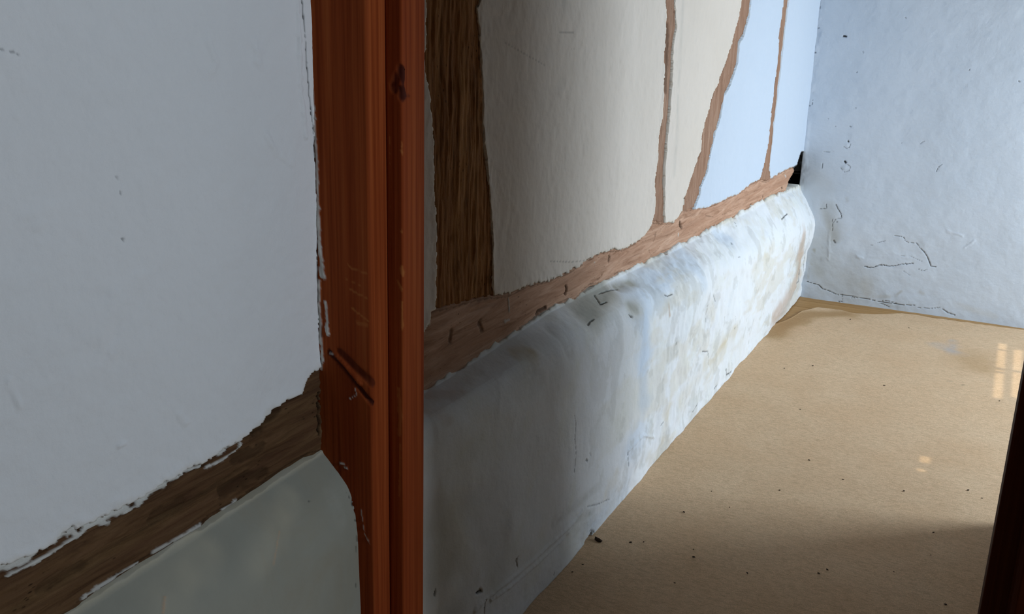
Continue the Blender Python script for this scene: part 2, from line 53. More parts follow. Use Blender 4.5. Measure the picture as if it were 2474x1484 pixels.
 'mk_plinth': [['grey',0.075,1.3,[[-1.0372,2.5313,0.6961],[-1.0563,2.6279,0.7078],[-1.0637,2.7574,0.7117]]],['stain',0.08,0.9,[[-1.0372,2.5313,0.6961],[-1.0563,2.6279,0.7078],[-1.0637,2.7574,0.7117]]],['grey',0.035,1.2,[[-1.0538,2.8406,0.7033],[-1.0424,2.9645,0.6911]]],['stain',0.05,0.8,[[-0.9796,2.8014,0.6507],[-0.9707,2.8547,0.6435]]],['grey',0.03,1,[[-1.0765,2.7079,0.7211],[-1.0544,2.7351,0.7048],[-1.0346,2.5779,0.6933],[-1.0203,2.5032,0.6849]]],['grey',0.02,0.9,[[-1.0654,2.7848,0.7119],[-1.0484,2.8893,0.6977]]],['grey',0.035,1.1,[[-0.9875,2.8093,0.6566],[-0.9716,2.8315,0.6445]]],['grey',0.012,1,[[-0.9979,2.8112,0.6637],[-0.972,2.7831,0.6384]]],['dark',0.004,0.9,[[-1.0652,2.6928,0.713],[-1.0486,2.676,0.7019],[-1.0375,2.6609,0.694],[-1.0338,2.703,0.691]]],['dark',0.003,0.7,[[-1.0111,2.4926,0.6787],[-1.0159,2.5191,0.6815],[-1.0165,2.5518,0.6814]]],['dark',0.004,0.8,[[-0.9727,2.7688,0.6464],[-0.9717,2.7831,0.633]]],['dark',0.003,0.7,[[-1.063,2.7213,0.7111],[-1.0585,2.7801,0.7072],[-1.047,2.8359,0.6985]]],['dark',0.003,0.9,[[-0.9649,3.098,0.6262],[-0.9642,3.1203,0.6176],[-0.9635,3.1723,0.6139]]],['dark',0.003,0.7,[[-0.9686,3.6268,0.2823],[-0.9694,3.7045,0.2585],[-0.9718,3.745,0.1834]]],['dark',0.003,0.7,[[-0.9689,4.0861,0.2893],[-0.9714,4.1133,0.2242]]],['dark',0.004,0.8,[[-0.9776,4.1598,0.0664],[-0.9793,4.1742,0.0218],[-0.9786,4.0873,0.0278],[-0.9772,4.0612,0.0571]]],['dark',0.0025,0.6,[[-0.9627,3.6251,0.4716],[-0.9651,3.6431,0.3984]]],['dark',0.004,0.5,[[-0.9615,3.6952,0.4977],[-0.9629,3.7432,0.4545]]],['tan',0.01,0.7,[[-0.9652,3.1188,0.5841],[-0.9656,3.1265,0.5423]]],['dark',0.004,0.5,[[-0.9666,3.2383,0.4198],[-0.9669,3.235,0.4102]]],['stain',0.05,0.55,[[-0.963,3.6723,0.4601],[-0.9648,3.7156,0.4029]]],['stain',0.06,0.6,[[-0.9722,4.1318,0.2062],[-0.9713,3.879,0.214],[-0.9708,3.673,0.2143]]],['stain',0.06,0.45,[[-0.9717,3.5945,0.1618],[-0.9713,3.3815,0.1459]]],['stain',0.05,0.5,[[-0.9708,3.2144,0.1489],[-0.9718,3.1858,0.0774]]],['stain',0.05,0.45,[[-0.9566,4.5796,0.4942],[-0.962,4.3582,0.4257]]],['stain',0.06,0.3,[[-0.9766,4.2789,0.1117],[-0.9779,4.1342,0.0542]]],['stain',0.05,0.5,[[-0.9553,4.7031,0.5014],[-0.9584,4.4881,0.4744],[-0.9598,4.3192,0.4647]]],['stain',0.03,0.5,[[-1.0051,4.6339,0.5993],[-0.9569,4.3775,0.5076]]],['stain',0.03,0.35,[[-1.0449,4.3728,0.6604],[-1.0226,4.6036,0.6249]]],['dark',0.006,1,[[-0.9758,3.5778,-0.0055],[-0.9764,3.6668,-0.0103]]],['dark',0.004,0.6,[[-0.9745,3.561,0.0425],[-0.9749,3.635,0.0526]]],['dark',0.003,0.6,[[-0.971,3.1337,0.1295],[-0.9709,3.1632,0.1338]]],['dark',0.003,0.8,[[-0.9771,3.8931,0.0273],[-0.9777,3.9378,0.0285]]],['tan',0.06,0.8,[[-0.9611,5.4708,0.3838],[-0.9684,5.5106,0.2885],[-0.9758,5.5409,0.1796]]],['tan',0.07,0.7,[[-0.9786,5.4983,0.1338],[-0.98,5.3343,0.1035],[-0.981,5.1186,0.0763],[-0.9811,4.9598,0.065]]],['grey',0.03,0.5,[[-0.9815,5.6142,0.0936],[-0.9826,5.3673,0.0617],[-0.9827,5.1952,0.0504]]],['dark',0.006,1,[[-0.9669,5.6247,0.3073],[-0.9713,5.6917,0.2456],[-0.9733,5.6899,0.2179],[-0.9779,5.7325,0.1524],[-0.9813,5.7595,0.1037]]],['dark',0.006,0.6,[[-0.9735,5.5762,0.2135],[-0.9795,5.6052,0.1238],[-0.9792,5.538,0.1249]]],['dark',0.004,0.9,[[-1.0025,5.1789,0.5761],[-0.9964,5.0126,0.5727]]],['dark',0.004,0.6,[[-1.0542,4.2913,0.6727],[-1.0431,4.2842,0.6593]]],['dark',0.004,0.6,[[-1.0023,4.0953,0.6141],[-0.9976,4.083,0.6094]]],['dark',0.003,0.5,[[-0.9557,4.0624,0.5574],[-0.9558,4.0833,0.5558]]],['dark',0.0016,0.5,[[-0.9832,2.3652,0.4562],[-0.9818,2.3765,0.4278],[-0.9805,2.3672,0.3819],[-0.9786,2.3757,0.339],[-0.9767,2.3696,0.2813]]],['dark',0.0035,1,[[-0.9756,2.4557,0.2855],[-0.9753,2.4634,0.2783]]],['dark',0.0035,1,[[-0.9953,1.6449,0.2846],[-0.9952,1.6414,0.2734]]],['dark',0.0035,1,[[-0.9854,1.8201,0.178],[-0.9852,1.8344,0.176],[-0.9844,1.8463,0.1709],[-0.9852,1.8376,0.1809]]],['dark',0.002,0.9,[[-0.9793,2.025,0.1846],[-0.9789,2.0134,0.1788],[-0.9781,2.0202,0.1628]]],['dark',0.002,0.9,[[-0.9699,2.7971,0.1637],[-0.97,2.8092,0.1095]]],['dark',0.0022,0.8,[[-0.9829,1.8621,0.1409],[-0.9812,1.8586,0.1069]]],['dark',0.002,0.6,[[-0.9699,2.2401,0.0238],[-0.9701,2.2357,0.0158]]],['hole',0.012,1,[[-0.9678,2.4724,-0.0012],[-0.968,2.5099,0.0079]]],['dark',0.0025,0.8,[[-0.9683,2.5022,0.0254],[-0.9685,2.5089,0.026],[-0.9684,2.5371,0.0058],[-0.9683,2.5253,-0.0052]]],['bump',0.006,1,[[-0.9841,1.8112,0.1334],[-0.9826,1.8657,0.1413],[-0.978,1.9882,0.1404],[-0.9752,2.127,0.1314],[-0.9731,2.2813,0.1255],[-0.9711,2.392,0.1228]]],['bump',0.004,1,[[-0.9814,1.8894,0.126],[-0.9767,2.0053,0.1198],[-0.9743,2.1368,0.1093],[-0.972,2.2811,0.1028],[-0.9708,2.3921,0.1175],[-0.9713,2.4397,0.1325]]],['bump',0.005,1,[[-0.9703,2.7971,0.1694],[-0.9699,2.9357,0.1686],[-0.9708,3.0663,0.1096]]],['dark',0.0015,0.7,[[-0.9712,2.4773,0.1262],[-0.9702,2.5556,0.0965],[-0.9698,2.6535,0.0668]]],['grey',0.02,0.4,[[-0.9759,2.2276,0.1832],[-0.972,2.4498,0.165],[-0.9712,2.5767,0.153]]],['grey',0.02,0.5,[[-0.9708,2.3921,0.1175],[-0.9701,2.5177,0.0863]]],['stain',0.035,1.2,[[-1.0414,2.112,0.6921],[-1.0268,2.1551,0.6855]]],['grey',0.03,0.6,[[-1.0441,2.3213,0.7005],[-0.993,2.3375,0.6509]]],['grey',0.05,0.4,[[-1.0103,1.642,0.6504],[-1.0056,1.6351,0.5404]]],['tan',0.02,0.25,[[-1.0368,1.6824,0.6839],[-1.0099,1.7259,0.6643]]],['tan',0.02,0.3,[[-1.0713,1.7405,0.6974],[-1.0355,1.8237,0.6846]]],['grey',0.05,0.4,[[-1.0013,2.0392,0.6498],[-0.998,2.1255,0.6359]]],['grey',0.06,0.35,[[-1.0047,1.6672,0.5462],[-0.9975,1.692,0.3978]]],['stain',0.03,0.5,[[-0.9705,2.7013,0.1339],[-0.97,2.6215,0.1006]]],['dark',0.0015,0.6,[[-0.9755,2.4784,0.2994],[-0.9749,2.491,0.2866]]],['stain',0.12,0.8,[[-1.0041,1.6663,0.5273],[-0.9966,1.6911,0.3577],[-0.994,1.6597,0.272]]],['grey',0.12,0.9,[[-1.0038,1.6324,0.5035],[-0.9963,1.6558,0.335],[-0.9876,1.7532,0.1788]]],['grey',0.1,0.55,[[-0.9993,1.7658,0.4855],[-0.9873,1.9097,0.2947],[-0.9827,1.9063,0.1851]]],['blue',0.09,0.7,[[-1.0279,3.4675,0.6621],[-1.0133,3.1087,0.6632],[-1.0008,2.9621,0.6599],[-0.9682,2.8814,0.6047]]],['blue',0.07,0.9,[[-0.968,2.8762,0.6293],[-0.9682,2.9003,0.5052],[-0.9686,2.9212,0.4022],[-0.9695,2.9292,0.3008]]],['blue',0.08,0.5,[[-0.9698,2.8824,0.1926],[-0.97,2.8078,0.1715]]],['blue',0.05,0.6,[[-1.044,3.982,0.6651],[-1.0189,4.1228,0.6328]]],['blue',0.05,0.4,[[-0.9686,2.5216,0.0298],[-0.9701,2.8076,0.0129]]],['tan',0.0015,0.8,[[-1.044,1.1905,0.6438],[-1.0352,1.1751,0.6336],[-1.0224,1.1568,0.6184]]],['tan',0.0025,0.6,[[-1.0267,1.1611,0.623],[-1.02,1.1516,0.6138]]],['tan',0.0025,0.9,[[-1.056,0.9401,0.6437],[-1.0421,0.9218,0.6268]]],['dark',0.004,0.9,[[-1.0162,1.3777,0.6181],[-1.0158,1.3796,0.613]]],['dark',0.002,0.8,[[-1.0148,1.3804,0.5989],[-1.0146,1.3801,0.5974]]],['dark',0.0015,0.8,[[-1.0143,1.3779,0.58],[-1.0141,1.3789,0.5778]]],['dark',0.001,0.9,[[-1.0128,1.3787,0.5446],[-1.012,1.3757,0.524],[-1.0113,1.3727,0.5033]]],['dark',0.0025,0.9,[[-1.01,1.3693,0.4449],[-1.0096,1.3699,0.441]]],['dark',0.0012,0.8,[[-1.0509,1.2816,0.6555],[-1.0501,1.2818,0.6548]]],['stain',0.03,0.35,[[-1.0662,1.2523,0.6704],[-1.03,1.1199,0.6232]]],['stain',0.04,0.3,[[-1.0546,0.9436,0.6422],[-1.0694,1.0487,0.6633]]],['dark',0.0015,0.9,[[-1.0276,1.3727,0.6357],[-1.0202,1.3755,0.6276]]],['grey',0.02,0.3,[[-1.036,1.3328,0.6425],[-1.0146,1.3407,0.593]]]],  # greenish dirt at the near end also carries painted shade, offsetting doorway spill
 'carpet_edge': [[-1.0157,5.0328],[-0.9667,5.1433],[-0.934,5.2706],[-0.9126,5.427],[-0.8513,5.5482],[-0.7785,5.571],[-0.716,5.5611],[-0.6531,5.5425],[-0.5546,5.5822],[-0.4194,5.6836],[-0.3476,5.6968],[-0.2385,5.6864],[-0.0283,5.6956],[0.1964,5.7029]],
 'crumbs': [[-0.6212,3.9109],[-0.4911,3.4221],[-0.3559,3.3188],[-0.5315,3.1236],[-0.352,4.4001],[-0.7893,4.3936],[0.1097,4.4635],[-0.682,4.504],[-0.6495,5.3971],[-0.3514,5.4103],[-0.037,2.9182],[-0.2977,2.6754],[-0.3156,2.6418],[-0.1247,2.7646],[0.0217,2.6579],[-0.0424,3.0698],[0.0828,3.4114],[0.0377,3.4518],[-0.1569,3.3318],[-0.5328,3.1241],[-0.6497,2.9174],[-0.7695,2.8072],[-0.8177,2.5601],[-0.6713,2.5925],[-0.6583,2.5499],[-0.4967,2.5428],[-0.6643,2.3889],[-0.8511,2.5373],[-0.9281,2.3497],[-0.9381,2.2984],[-0.7335,3.0002]],
 'chunk': [[-0.94,2.499]],
 'mk_arch': [['dark',0.006,1,[[-1.0684,0.9085],[-1.0363,0.8821],[-1.0045,0.8518],[-0.9683,0.8185]]],['dark',0.009,0.7,[[-1.0448,0.9127],[-1.0083,0.8873],[-0.9722,0.8621]]],['rise',0.006,1,[[-1.0638,0.9036],[-1.0315,0.887],[-0.9997,0.8608]]],['worn',0.002,0.8,[[-1.0222,1.0799],[-1.0133,1.0735],[-0.9822,1.0702]]],['worn',0.002,0.8,[[-1.0187,1.0346],[-0.983,1.0246]]],['worn',0.002,0.9,[[-1.015,1.0005],[-0.9811,0.9827]]],['worn',0.005,0.6,[[-1.0019,0.9754],[-0.9839,0.9744]]],['worn',0.0015,0.6,[[-1.0274,1.0525],[-0.996,1.0456]]],['white',0.0025,1,[[-1.049,0.6877],[-1.0413,0.6878]]],['white',0.002,1,[[-1.0395,0.6814],[-1.0338,0.681]]],['white',0.001,0.8,[[-1.0111,0.8464],[-1.0076,0.8349],[-1.0265,0.8229]]],['white',0.001,0.6,[[-1.0029,0.604],[-0.9961,0.5531],[-0.9812,0.5307]]],['white',0.001,0.8,[[-1.0675,0.9062],[-1.0581,0.9063]]],['white',0.0045,1,[[-1.0846,1.1774],[-1.0843,1.1325],[-1.0826,1.1023],[-1.0793,1.0645]]],['white',0.007,1,[[-1.08,1.0721],[-1.0778,1.0531]]],['white',0.004,1,[[-1.0876,1.0401],[-1.0879,0.9772],[-1.087,0.9213]]],['white',0.004,1,[[-1.0739,1.0031],[-1.0711,0.972],[-1.0712,0.9401]]],['white',0.003,1,[[-1.0857,0.9296],[-1.0842,0.8894],[-1.0877,0.8724]]],['white',0.003,0.9,[[-1.0948,1.5286],[-1.0926,1.4478],[-1.0883,1.3509],[-1.0838,1.2511],[-1.0851,1.1624]]]],
 'mk_post': [['worn',0.0035,1,[[-0.9392,1.2973],[-0.9385,1.2782]]],['worn',0.002,0.9,[[-0.9391,1.1522],[-0.9409,1.1393]]],['worn',0.005,1,[[-0.9413,1.0745],[-0.9396,1.0617]]],['worn',0.0035,0.9,[[-0.9503,1.0471],[-0.9415,1.0345]]],['worn',0.003,0.9,[[-0.9416,1.0113],[-0.9419,0.9603]]],['worn',0.0015,0.8,[[-0.9388,1.5324],[-0.939,1.4861]]],['worn',0.005,0.6,[[-0.9499,0.8421],[-0.9465,0.7849],[-0.9486,0.7509]]],['worn',0.002,0.5,[[-0.9469,0.7301],[-0.9494,0.6217]]],['worn',0.0012,0.7,[[-0.9656,1.306],[-0.9652,1.2558]]],['worn',0.0012,0.7,[[-0.9659,1.1826],[-0.966,1.0772]]],['worn',0.001,0.8,[[-0.9669,1.4313],[-0.9669,1.3483]]],['dark',0.014,1,[[-0.9377,1.4189],[-0.9345,1.3952],[-0.9363,1.3765]]],['dark',0.01,0.7,[[-0.952,1.4046],[-0.9564,1.3872]]],['worn',0.001,0.8,[[-0.9676,0.7125],[-0.9681,0.6519]]]],
}

# dwarf wall (plinth) profile along the room: y -> beam underside, shoulder and foot
PY = [-2.0, 0.8, 1.40, 1.65, 2.0, 2.4, 2.85, 3.5, 4.3, 5.1, 5.80]
PZB = [.66, .676, .705, .702, .712, .732, .724, .704, .694, .684, .645]
PXE = [-1.016, -1.016, -1.016, -1.012, -1.004, -.992, -.968, -.958, -.954, -.952, -.952]
PZE = [.58, .59, .626, .676, .672, .668, .642, .60, .545, .495, .452]
PXF = [-1.0, -1.0, -.998, -.985, -.972, -.967, -.970, -.975, -.981, -.985, -.988]
def XW(y): return np.interp(y, [1.4, 2.2, 5.76], [-1.090, -1.088, -1.058])
def plinth_profile(y, s):
    """s in 0..1: 0 at the beam, about .25 at the shoulder, 1 at the floor"""
    zb, xe, ze, xf = (np.interp(y, PY, a) for a in (PZB, PXE, PZE, PXF))
    xw = XW(y) - .004
    t = np.clip(s / .22, 0, 1); q = np.clip((s - .22) / .78, 0, 1)
    x1 = xw + (xe - xw) * t; z1 = zb + (ze - zb) * t
    x2 = xe + (xf - xe) * q ** .8; z2 = ze * (1 - q)
    x = np.where(s < .22, x1, x2); z = np.where(s < .22, z1, z2)
    # round the shoulder
    k = np.exp(-((s - .22) / .05) ** 2)
    return x - .012 * k, z - .006 * k
_S = np.linspace(0, 1, 60)
def surfX(y, z):
    y = np.asarray(y, float); z = np.asarray(z, float)
    zb, xe, ze, xf = (np.interp(y, PY, a) for a in (PZB, PXE, PZE, PXF))
    xw = XW(y)
    t = np.clip((zb - z) / (zb - ze), 0, 1)
    q = np.clip((ze - z) / ze, 0, 1)
    x = np.where(z > zb, xw, np.where(z > ze, xw + (xe - xw) * t, xe + (xf - xe) * q ** .8))
    return np.where(z < -.01, 9, x)

# ------------------------------------------------------------------ numpy noise and shape helpers
_rs = np.random.RandomState(7)
_T = _rs.rand(8, 256, 256).astype(np.float32) * 2 - 1
def vn(x, y, k=0):
    xi = np.floor(x).astype(int); yi = np.floor(y).astype(int)
    fx = x - xi; fy = y - yi
    fx = fx * fx * (3 - 2 * fx); fy = fy * fy * (3 - 2 * fy)
    T = _T[k % 8]; a = xi & 255; b = yi & 255; a1 = (a + 1) & 255; b1 = (b + 1) & 255
    return (T[a, b] * (1 - fx) + T[a1, b] * fx) * (1 - fy) + (T[a, b1] * (1 - fx) + T[a1, b1] * fx) * fy
def fbm(x, y, k=0, o=4, g=.5):
    s = 0; a = 1
    for i in range(o):
        s = s + a * vn(x * 2 ** i + 17.3 * i, y * 2 ** i + 5.1 * i, k + i); a *= g
    return s
def sst(a, b, x):
    t = np.clip((x - a) / (b - a), 0, 1); return t * t * (3 - 2 * t)
def seg_dist(px, py, pts, closed=False):
    d = np.full(px.shape, 1e9); P = list(pts)
    if closed: P = P + [P[0]]
    if len(P) == 1: P = P * 2
    for (ax, ay), (bx, by) in zip(P[:-1], P[1:]):
        vx, vy = bx - ax, by - ay; L = vx * vx + vy * vy + 1e-12
        t = np.clip(((px - ax) * vx + (py - ay) * vy) / L, 0, 1)
        d = np.minimum(d, (px - ax - t * vx) ** 2 + (py - ay - t * vy) ** 2)
    return np.sqrt(d)
def sdf(px, py, poly):
    """signed distance to a polygon, positive outside; points far off get a large value"""
    A = np.array(poly); out = np.full(px.shape, 1.0); m = .12
    sel = (px > A[:, 0].min() - m) & (px < A[:, 0].max() + m) & (py > A[:, 1].min() - m) & (py < A[:, 1].max() + m)
    x, y = px[sel], py[sel]; d = seg_dist(x, y, poly, True); ins = np.zeros(x.shape, bool)
    n = len(A)
    for i in range(n):
        x1, y1 = A[i]; x2, y2 = A[(i + 1) % n]
        if y1 == y2: continue
        c = ((y1 > y) != (y2 > y)) & (x < (x2 - x1) * (y - y1) / (y2 - y1) + x1)
        ins ^= c
    out[sel] = np.where(ins, -d, d); return out
def marks(P, lst, dims, rag=1.0):
    """paint traced marks into per-vertex fields; P (N,3) positions, marks use the given axes"""
    n = len(P); F = {k: np.zeros(n, np.float32) for k in ('dark', 'grey', 'stain', 'tan', 'white', 'worn', 'bump', 'hole', 'rise', 'blue')}
    for kind, w, s, pts in lst:
        A = np.array([p if len(p) == len(dims) else p for p in pts], float)
        mg = w * 3 + .01; sel = np.ones(n, bool)
        for j, ax in enumerate(dims):
            sel &= (P[:, ax] > A[:, j].min() - mg) & (P[:, ax] < A[:, j].max() + mg)
        if not sel.any(): continue
        Q = P[sel][:, list(dims)]; d = np.full(len(Q), 1e9); B = A if len(A) > 1 else np.vstack([A, A])
        for a, b in zip(B[:-1], B[1:]):
            v = b - a; t = np.clip(((Q - a) @ v) / (v @ v + 1e-12), 0, 1)
            d = np.minimum(d, np.linalg.norm(Q - a - t[:, None] * v, axis=1))
        u0, u1 = P[sel][:, 1], P[sel][:, 2] + P[sel][:, 0]
        nz = fbm(u0 / (w * 1.6 + .003), u1 / (w * 1.2 + .003), 3, 3)
        dd = d * (1 + .45 * rag * nz)
        soft = kind in ('grey', 'stain', 'tan', 'bump', 'blue')
        f = s * (1 - sst(.15 * w, 1.25 * w, dd)) if soft else s * (1 - sst(.55 * w, 1.0 * w, dd))
        if kind in ('grey', 'stain'): f = f * np.clip(.75 + .5 * nz, 0, 1.2)
        F[kind][sel] = np.maximum(F[kind][sel], f)
    return F
# ------------------------------------------------------------------ mesh helpers
C = scn.collection
def mesh_np(name, V, Q, mat, attrs=None, parent=None, origin=None, smooth=True):
    V = np.asarray(V, np.float32); Q = np.asarray(Q, np.int32)
    if origin is not None: V = V - np.array(origin, np.float32)
    me = bpy.data.meshes.new(name); nf, k = Q.shape
    me.vertices.add(len(V)); me.vertices.foreach_set('co', V.ravel())
    me.loops.add(nf * k); me.loops.foreach_set('vertex_index', Q.ravel())
    me.polygons.add(nf); me.polygons.foreach_set('loop_start', np.arange(0, nf * k, k, dtype=np.int32))
    me.update(calc_edges=True)
    me.polygons.foreach_set('use_smooth', np.full(nf, smooth)); me.validate()
    for an, av in (attrs or {}).items():
        if av is None: continue
        a = me.attributes.new(an, 'FLOAT', 'POINT'); a.data.foreach_set('value', np.asarray(av, np.float32))
    me.materials.append(mat)
    o = bpy.data.objects.new(name, me); C.objects.link(o)
    if origin is not None: o.location = origin
    if parent is not None:
        o.parent = parent
        if origin is None: o.location = -parent.location
        else: o.location = Vector(origin) - parent.location
    return o
def gridQ(nu, nv):
    i = np.arange(nu - 1)[:, None] * nv + np.arange(nv - 1)[None, :]
    return np.stack([i, i + nv, i + nv + 1, i + 1], -1).reshape(-1, 4)
def prune(V, Q, keep, attrs):
    """drop quads with no kept vertex and compact"""
    k = keep[Q].any(1); Q = Q[k]; used = np.unique(Q); mp = -np.ones(len(V), int); mp[used] = np.arange(len(used))
    return V[used], mp[Q], {a: v[used] for a, v in attrs.items()}
def skirt(V, Q, off, attrs):
    """extrude the open border of a grid by the vector off, so the sheet has thickness"""
    E = np.concatenate([Q[:, [0, 1]], Q[:, [1, 2]], Q[:, [2, 3]], Q[:, [3, 0]]])
    key = np.sort(E, 1); key = key[:, 0].astype(np.int64) * len(V) + key[:, 1]
    u, idx, cnt = np.unique(key, return_index=True, return_counts=True)
    B = E[idx[cnt == 1]]; bv = np.unique(B); mp = -np.ones(len(V), int); mp[bv] = np.arange(len(bv)) + len(V)
    V2 = V[bv] + np.array(off)
    S = np.stack([B[:, 1], B[:, 0], mp[B[:, 0]], mp[B[:, 1]]], 1)
    return np.vstack([V, V2]), np.vstack([Q, S]), {a: np.concatenate([v, v[bv]]) for a, v in attrs.items()}
def box(name, lo, hi, mat, parent=None, kind=None):
    x0, y0, z0 = lo; x1, y1, z1 = hi
    o0 = ((x0 + x1) / 2, (y0 + y1) / 2, z0)
    V = np.array([(x, y, z) for x in (x0, x1) for y in (y0, y1) for z in (z0, z1)])
    Q = [(0, 1, 3, 2), (4, 6, 7, 5), (0, 4, 5, 1), (2, 3, 7, 6), (0, 2, 6, 4), (1, 5, 7, 3)]
    o = mesh_np(name, V, Q, mat, parent=parent, origin=o0, smooth=False)
    if kind: o['kind'] = kind
    return o
def tag(o, label=None, cat=None, group=None, kind=None):
    for k, v in (('label', label), ('category', cat), ('group', group), ('kind', kind)):
        if v: o[k] = v
    return o
# ------------------------------------------------------------------ materials
class N:
    def __init__(s, name, rough=.7, spec=.3):
        s.m = bpy.data.materials.new(name); s.m.use_nodes = True; s.t = s.m.node_tree
        s.b = s.t.nodes['Principled BSDF']; s.b.inputs['Roughness'].default_value = rough
        s.b.inputs['Specular IOR Level'].default_value = spec
        s.co = s.n('ShaderNodeTexCoord').outputs['Object']
        s.geo = s.n('ShaderNodeNewGeometry').outputs['Position']
    def n(s, t, **k):
        x = s.t.nodes.new(t)
        for a, v in k.items(): setattr(x, a, v)
        return x
    def l(s, a, b): s.t.links.new(a, b)
    def map(s, scale, rot=(0, 0, 0)):
        a = s.n('ShaderNodeMapping'); a.inputs['Rotation'].default_value = rot
        b = s.n('ShaderNodeMapping'); b.inputs['Scale'].default_value = scale
        s.l(s.co, a.inputs[0]); s.l(a.outputs[0], b.inputs[0]); return b.outputs[0]
    def noise(s, vec, sc, det=4, rough=.55, dist=0):
        x = s.n('ShaderNodeTexNoise'); s.l(vec, x.inputs['Vector'])
        for k, v in (('Scale', sc), ('Detail', det), ('Roughness', rough), ('Distortion', dist)): x.inputs[k].default_value = v
        return x.outputs[0]
    def ramp(s, f, stops):
        x = s.n('ShaderNodeValToRGB'); s.l(f, x.inputs[0]); e = x.color_ramp.elements
        while len(e) < len(stops): e.new(.5)
        for i, (p, c) in enumerate(stops):
            e[i].position = p; e[i].color = (*c, 1) if len(c) == 3 else c
        return x.outputs[0]
    def mix(s, f, a, b, mode='MIX'):
        x = s.n('ShaderNodeMix', data_type='RGBA', blend_type=mode)
        for k, v in ((0, f), (6, a), (7, b)):
            if isinstance(v, (int, float)): x.inputs[k].default_value = v
            elif isinstance(v, tuple): x.inputs[k].default_value = (*v, 1)
            else: s.l(v, x.inputs[k])
        return x.outputs[2]
    def math(s, op, a, b=None):
        x = s.n('ShaderNodeMath', operation=op)
        for i, v in enumerate((a, b)):
            if v is None: continue
            if isinstance(v, (int, float)): x.inputs[i].default_value = v
            else: s.l(v, x.inputs[i])
        return x.outputs[0]
    def attr(s, name):
        return s.n('ShaderNodeAttribute', attribute_name=name).outputs['Fac']
    def bump(s, h, st, dist=.002, prev=None):
        x = s.n('ShaderNodeBump'); x.inputs['Strength'].default_value = st; x.inputs['Distance'].default_value = dist
        s.l(h, x.inputs['Height'])
        if prev is not None: s.l(prev, x.inputs['Normal'])
        return x.outputs[0]
    def done(s, col, nrm=None, rough=None):
        if isinstance(col, tuple): s.b.inputs['Base Color'].default_value = (*col, 1)
        else: s.l(col, s.b.inputs['Base Color'])
        if nrm is not None: s.l(nrm, s.b.inputs['Normal'])
        if rough is not None: s.l(rough, s.b.inputs['Roughness'])
        return s.m
def plaster(name, c1, c2, patch=None, rough=.72, b=.5, fine=900):
    k = N(name, rough, .08); n1 = k.noise(k.co, 2.2, 5); col = k.ramp(n1, [(.3, c1), (.7, c2)])
    if patch:
        n2 = k.noise(k.co, 5.5, 6, .6, .6); col = k.mix(k.ramp(n2, [(.52, (0, 0, 0)), (.72, (.6, .6, .6))]), col, patch)
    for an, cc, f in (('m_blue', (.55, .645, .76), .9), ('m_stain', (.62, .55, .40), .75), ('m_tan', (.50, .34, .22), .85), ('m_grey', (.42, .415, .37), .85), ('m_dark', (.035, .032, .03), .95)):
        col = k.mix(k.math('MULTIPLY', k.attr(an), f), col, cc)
    nr = k.bump(k.noise(k.co, fine, 2), .12 * b, .0015)
    nr = k.bump(k.noise(k.co, 70, 5, .6), .35 * b, .003, nr)
    return k.done(col, nr)
def old_oak(name, axis_rot, dark, mid, light, red, rough=.75):
    """weathered timber, grain along local Y after the rotation"""
    k = N(name, rough, .04); v = k.map((42, 3.4, 42), axis_rot); v2 = k.map((14, 1.2, 14), axis_rot)
    g = k.noise(v, 1, 8, .72, .9); g2 = k.noise(v2, 1, 4, .6, 1.0)
    col = k.ramp(g, [(.32, dark), (.5, mid), (.68, light)])
    col = k.mix(k.ramp(g2, [(.35, (0, 0, 0)), (.7, (.85, .85, .85))]), col, red)
    holes = k.n('ShaderNodeTexVoronoi'); holes.inputs['Scale'].default_value = 130; k.l(k.map((1, .35, 1), axis_rot), holes.inputs[0])
    hm = k.ramp(holes.outputs['Distance'], [(.10, (1, 1, 1)), (.2, (0, 0, 0))])
    hz = k.ramp(k.noise(k.co, 9, 3), [(.5, (0, 0, 0)), (.62, (.8, .8, .8))])
    col = k.mix(k.mix(1.0, hm, hz, 'MULTIPLY'), col, tuple(x * .25 for x in dark))
    for an, cc, f in (('m_dark', tuple(x * .25 for x in dark), .92), ('m_white', (.62, .62, .58), .95), ('m_worn', (.42, .19, .07), .8)):
        col = k.mix(k.math('MULTIPLY', k.attr(an), f), col, cc)
    nr = k.bump(g, .7, .004); nr = k.bump(k.noise(k.co, 240, 4), .3, .002, nr)
    return k.done(col, nr)
WHITE = plaster('painted_plaster', (.76, .775, .78), (.80, .81, .815), b=1.3)
WARM = plaster('limewashed_plaster', (.68, .61, .53), (.72, .65, .575), b=.9)
BACKM = plaster('blue_white_plaster', (.60, .675, .765), (.65, .72, .805), b=.9)
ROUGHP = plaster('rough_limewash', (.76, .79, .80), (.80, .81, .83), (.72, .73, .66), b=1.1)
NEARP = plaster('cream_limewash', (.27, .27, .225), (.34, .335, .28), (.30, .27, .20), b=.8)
PLAIN = plaster('plain_plaster', (.30, .29, .27), (.34, .33, .31))  # kept low so unseen surfaces bounce less light
DARKP = plaster('bounce_damping_plaster', (.13, .115, .095), (.16, .14, .115))  # unseen far walls made dark to cut bounced light
PI = math.pi
OAK_H = old_oak('oak_pale_grain_along', (0, 0, 0), (.24, .12, .07), (.52, .32, .215), (.70, .47, .34), (.44, .25, .16))
OAK_V = old_oak('oak_pale_grain_up', (PI / 2, 0, 0), (.22, .12, .075), (.36, .22, .15), (.46, .31, .22), (.30, .17, .11))
OAK_DV = old_oak('oak_dark_grain_up', (PI / 2, 0, 0), (.05, .024, .008), (.30, .14, .048), (.52, .26, .10), (.28, .11, .036))
OAK_DH = old_oak('oak_dark_grain_along', (0, 0, 0), (.045, .024, .012), (.13, .075, .035), (.20, .12, .06), (.08, .035, .02))
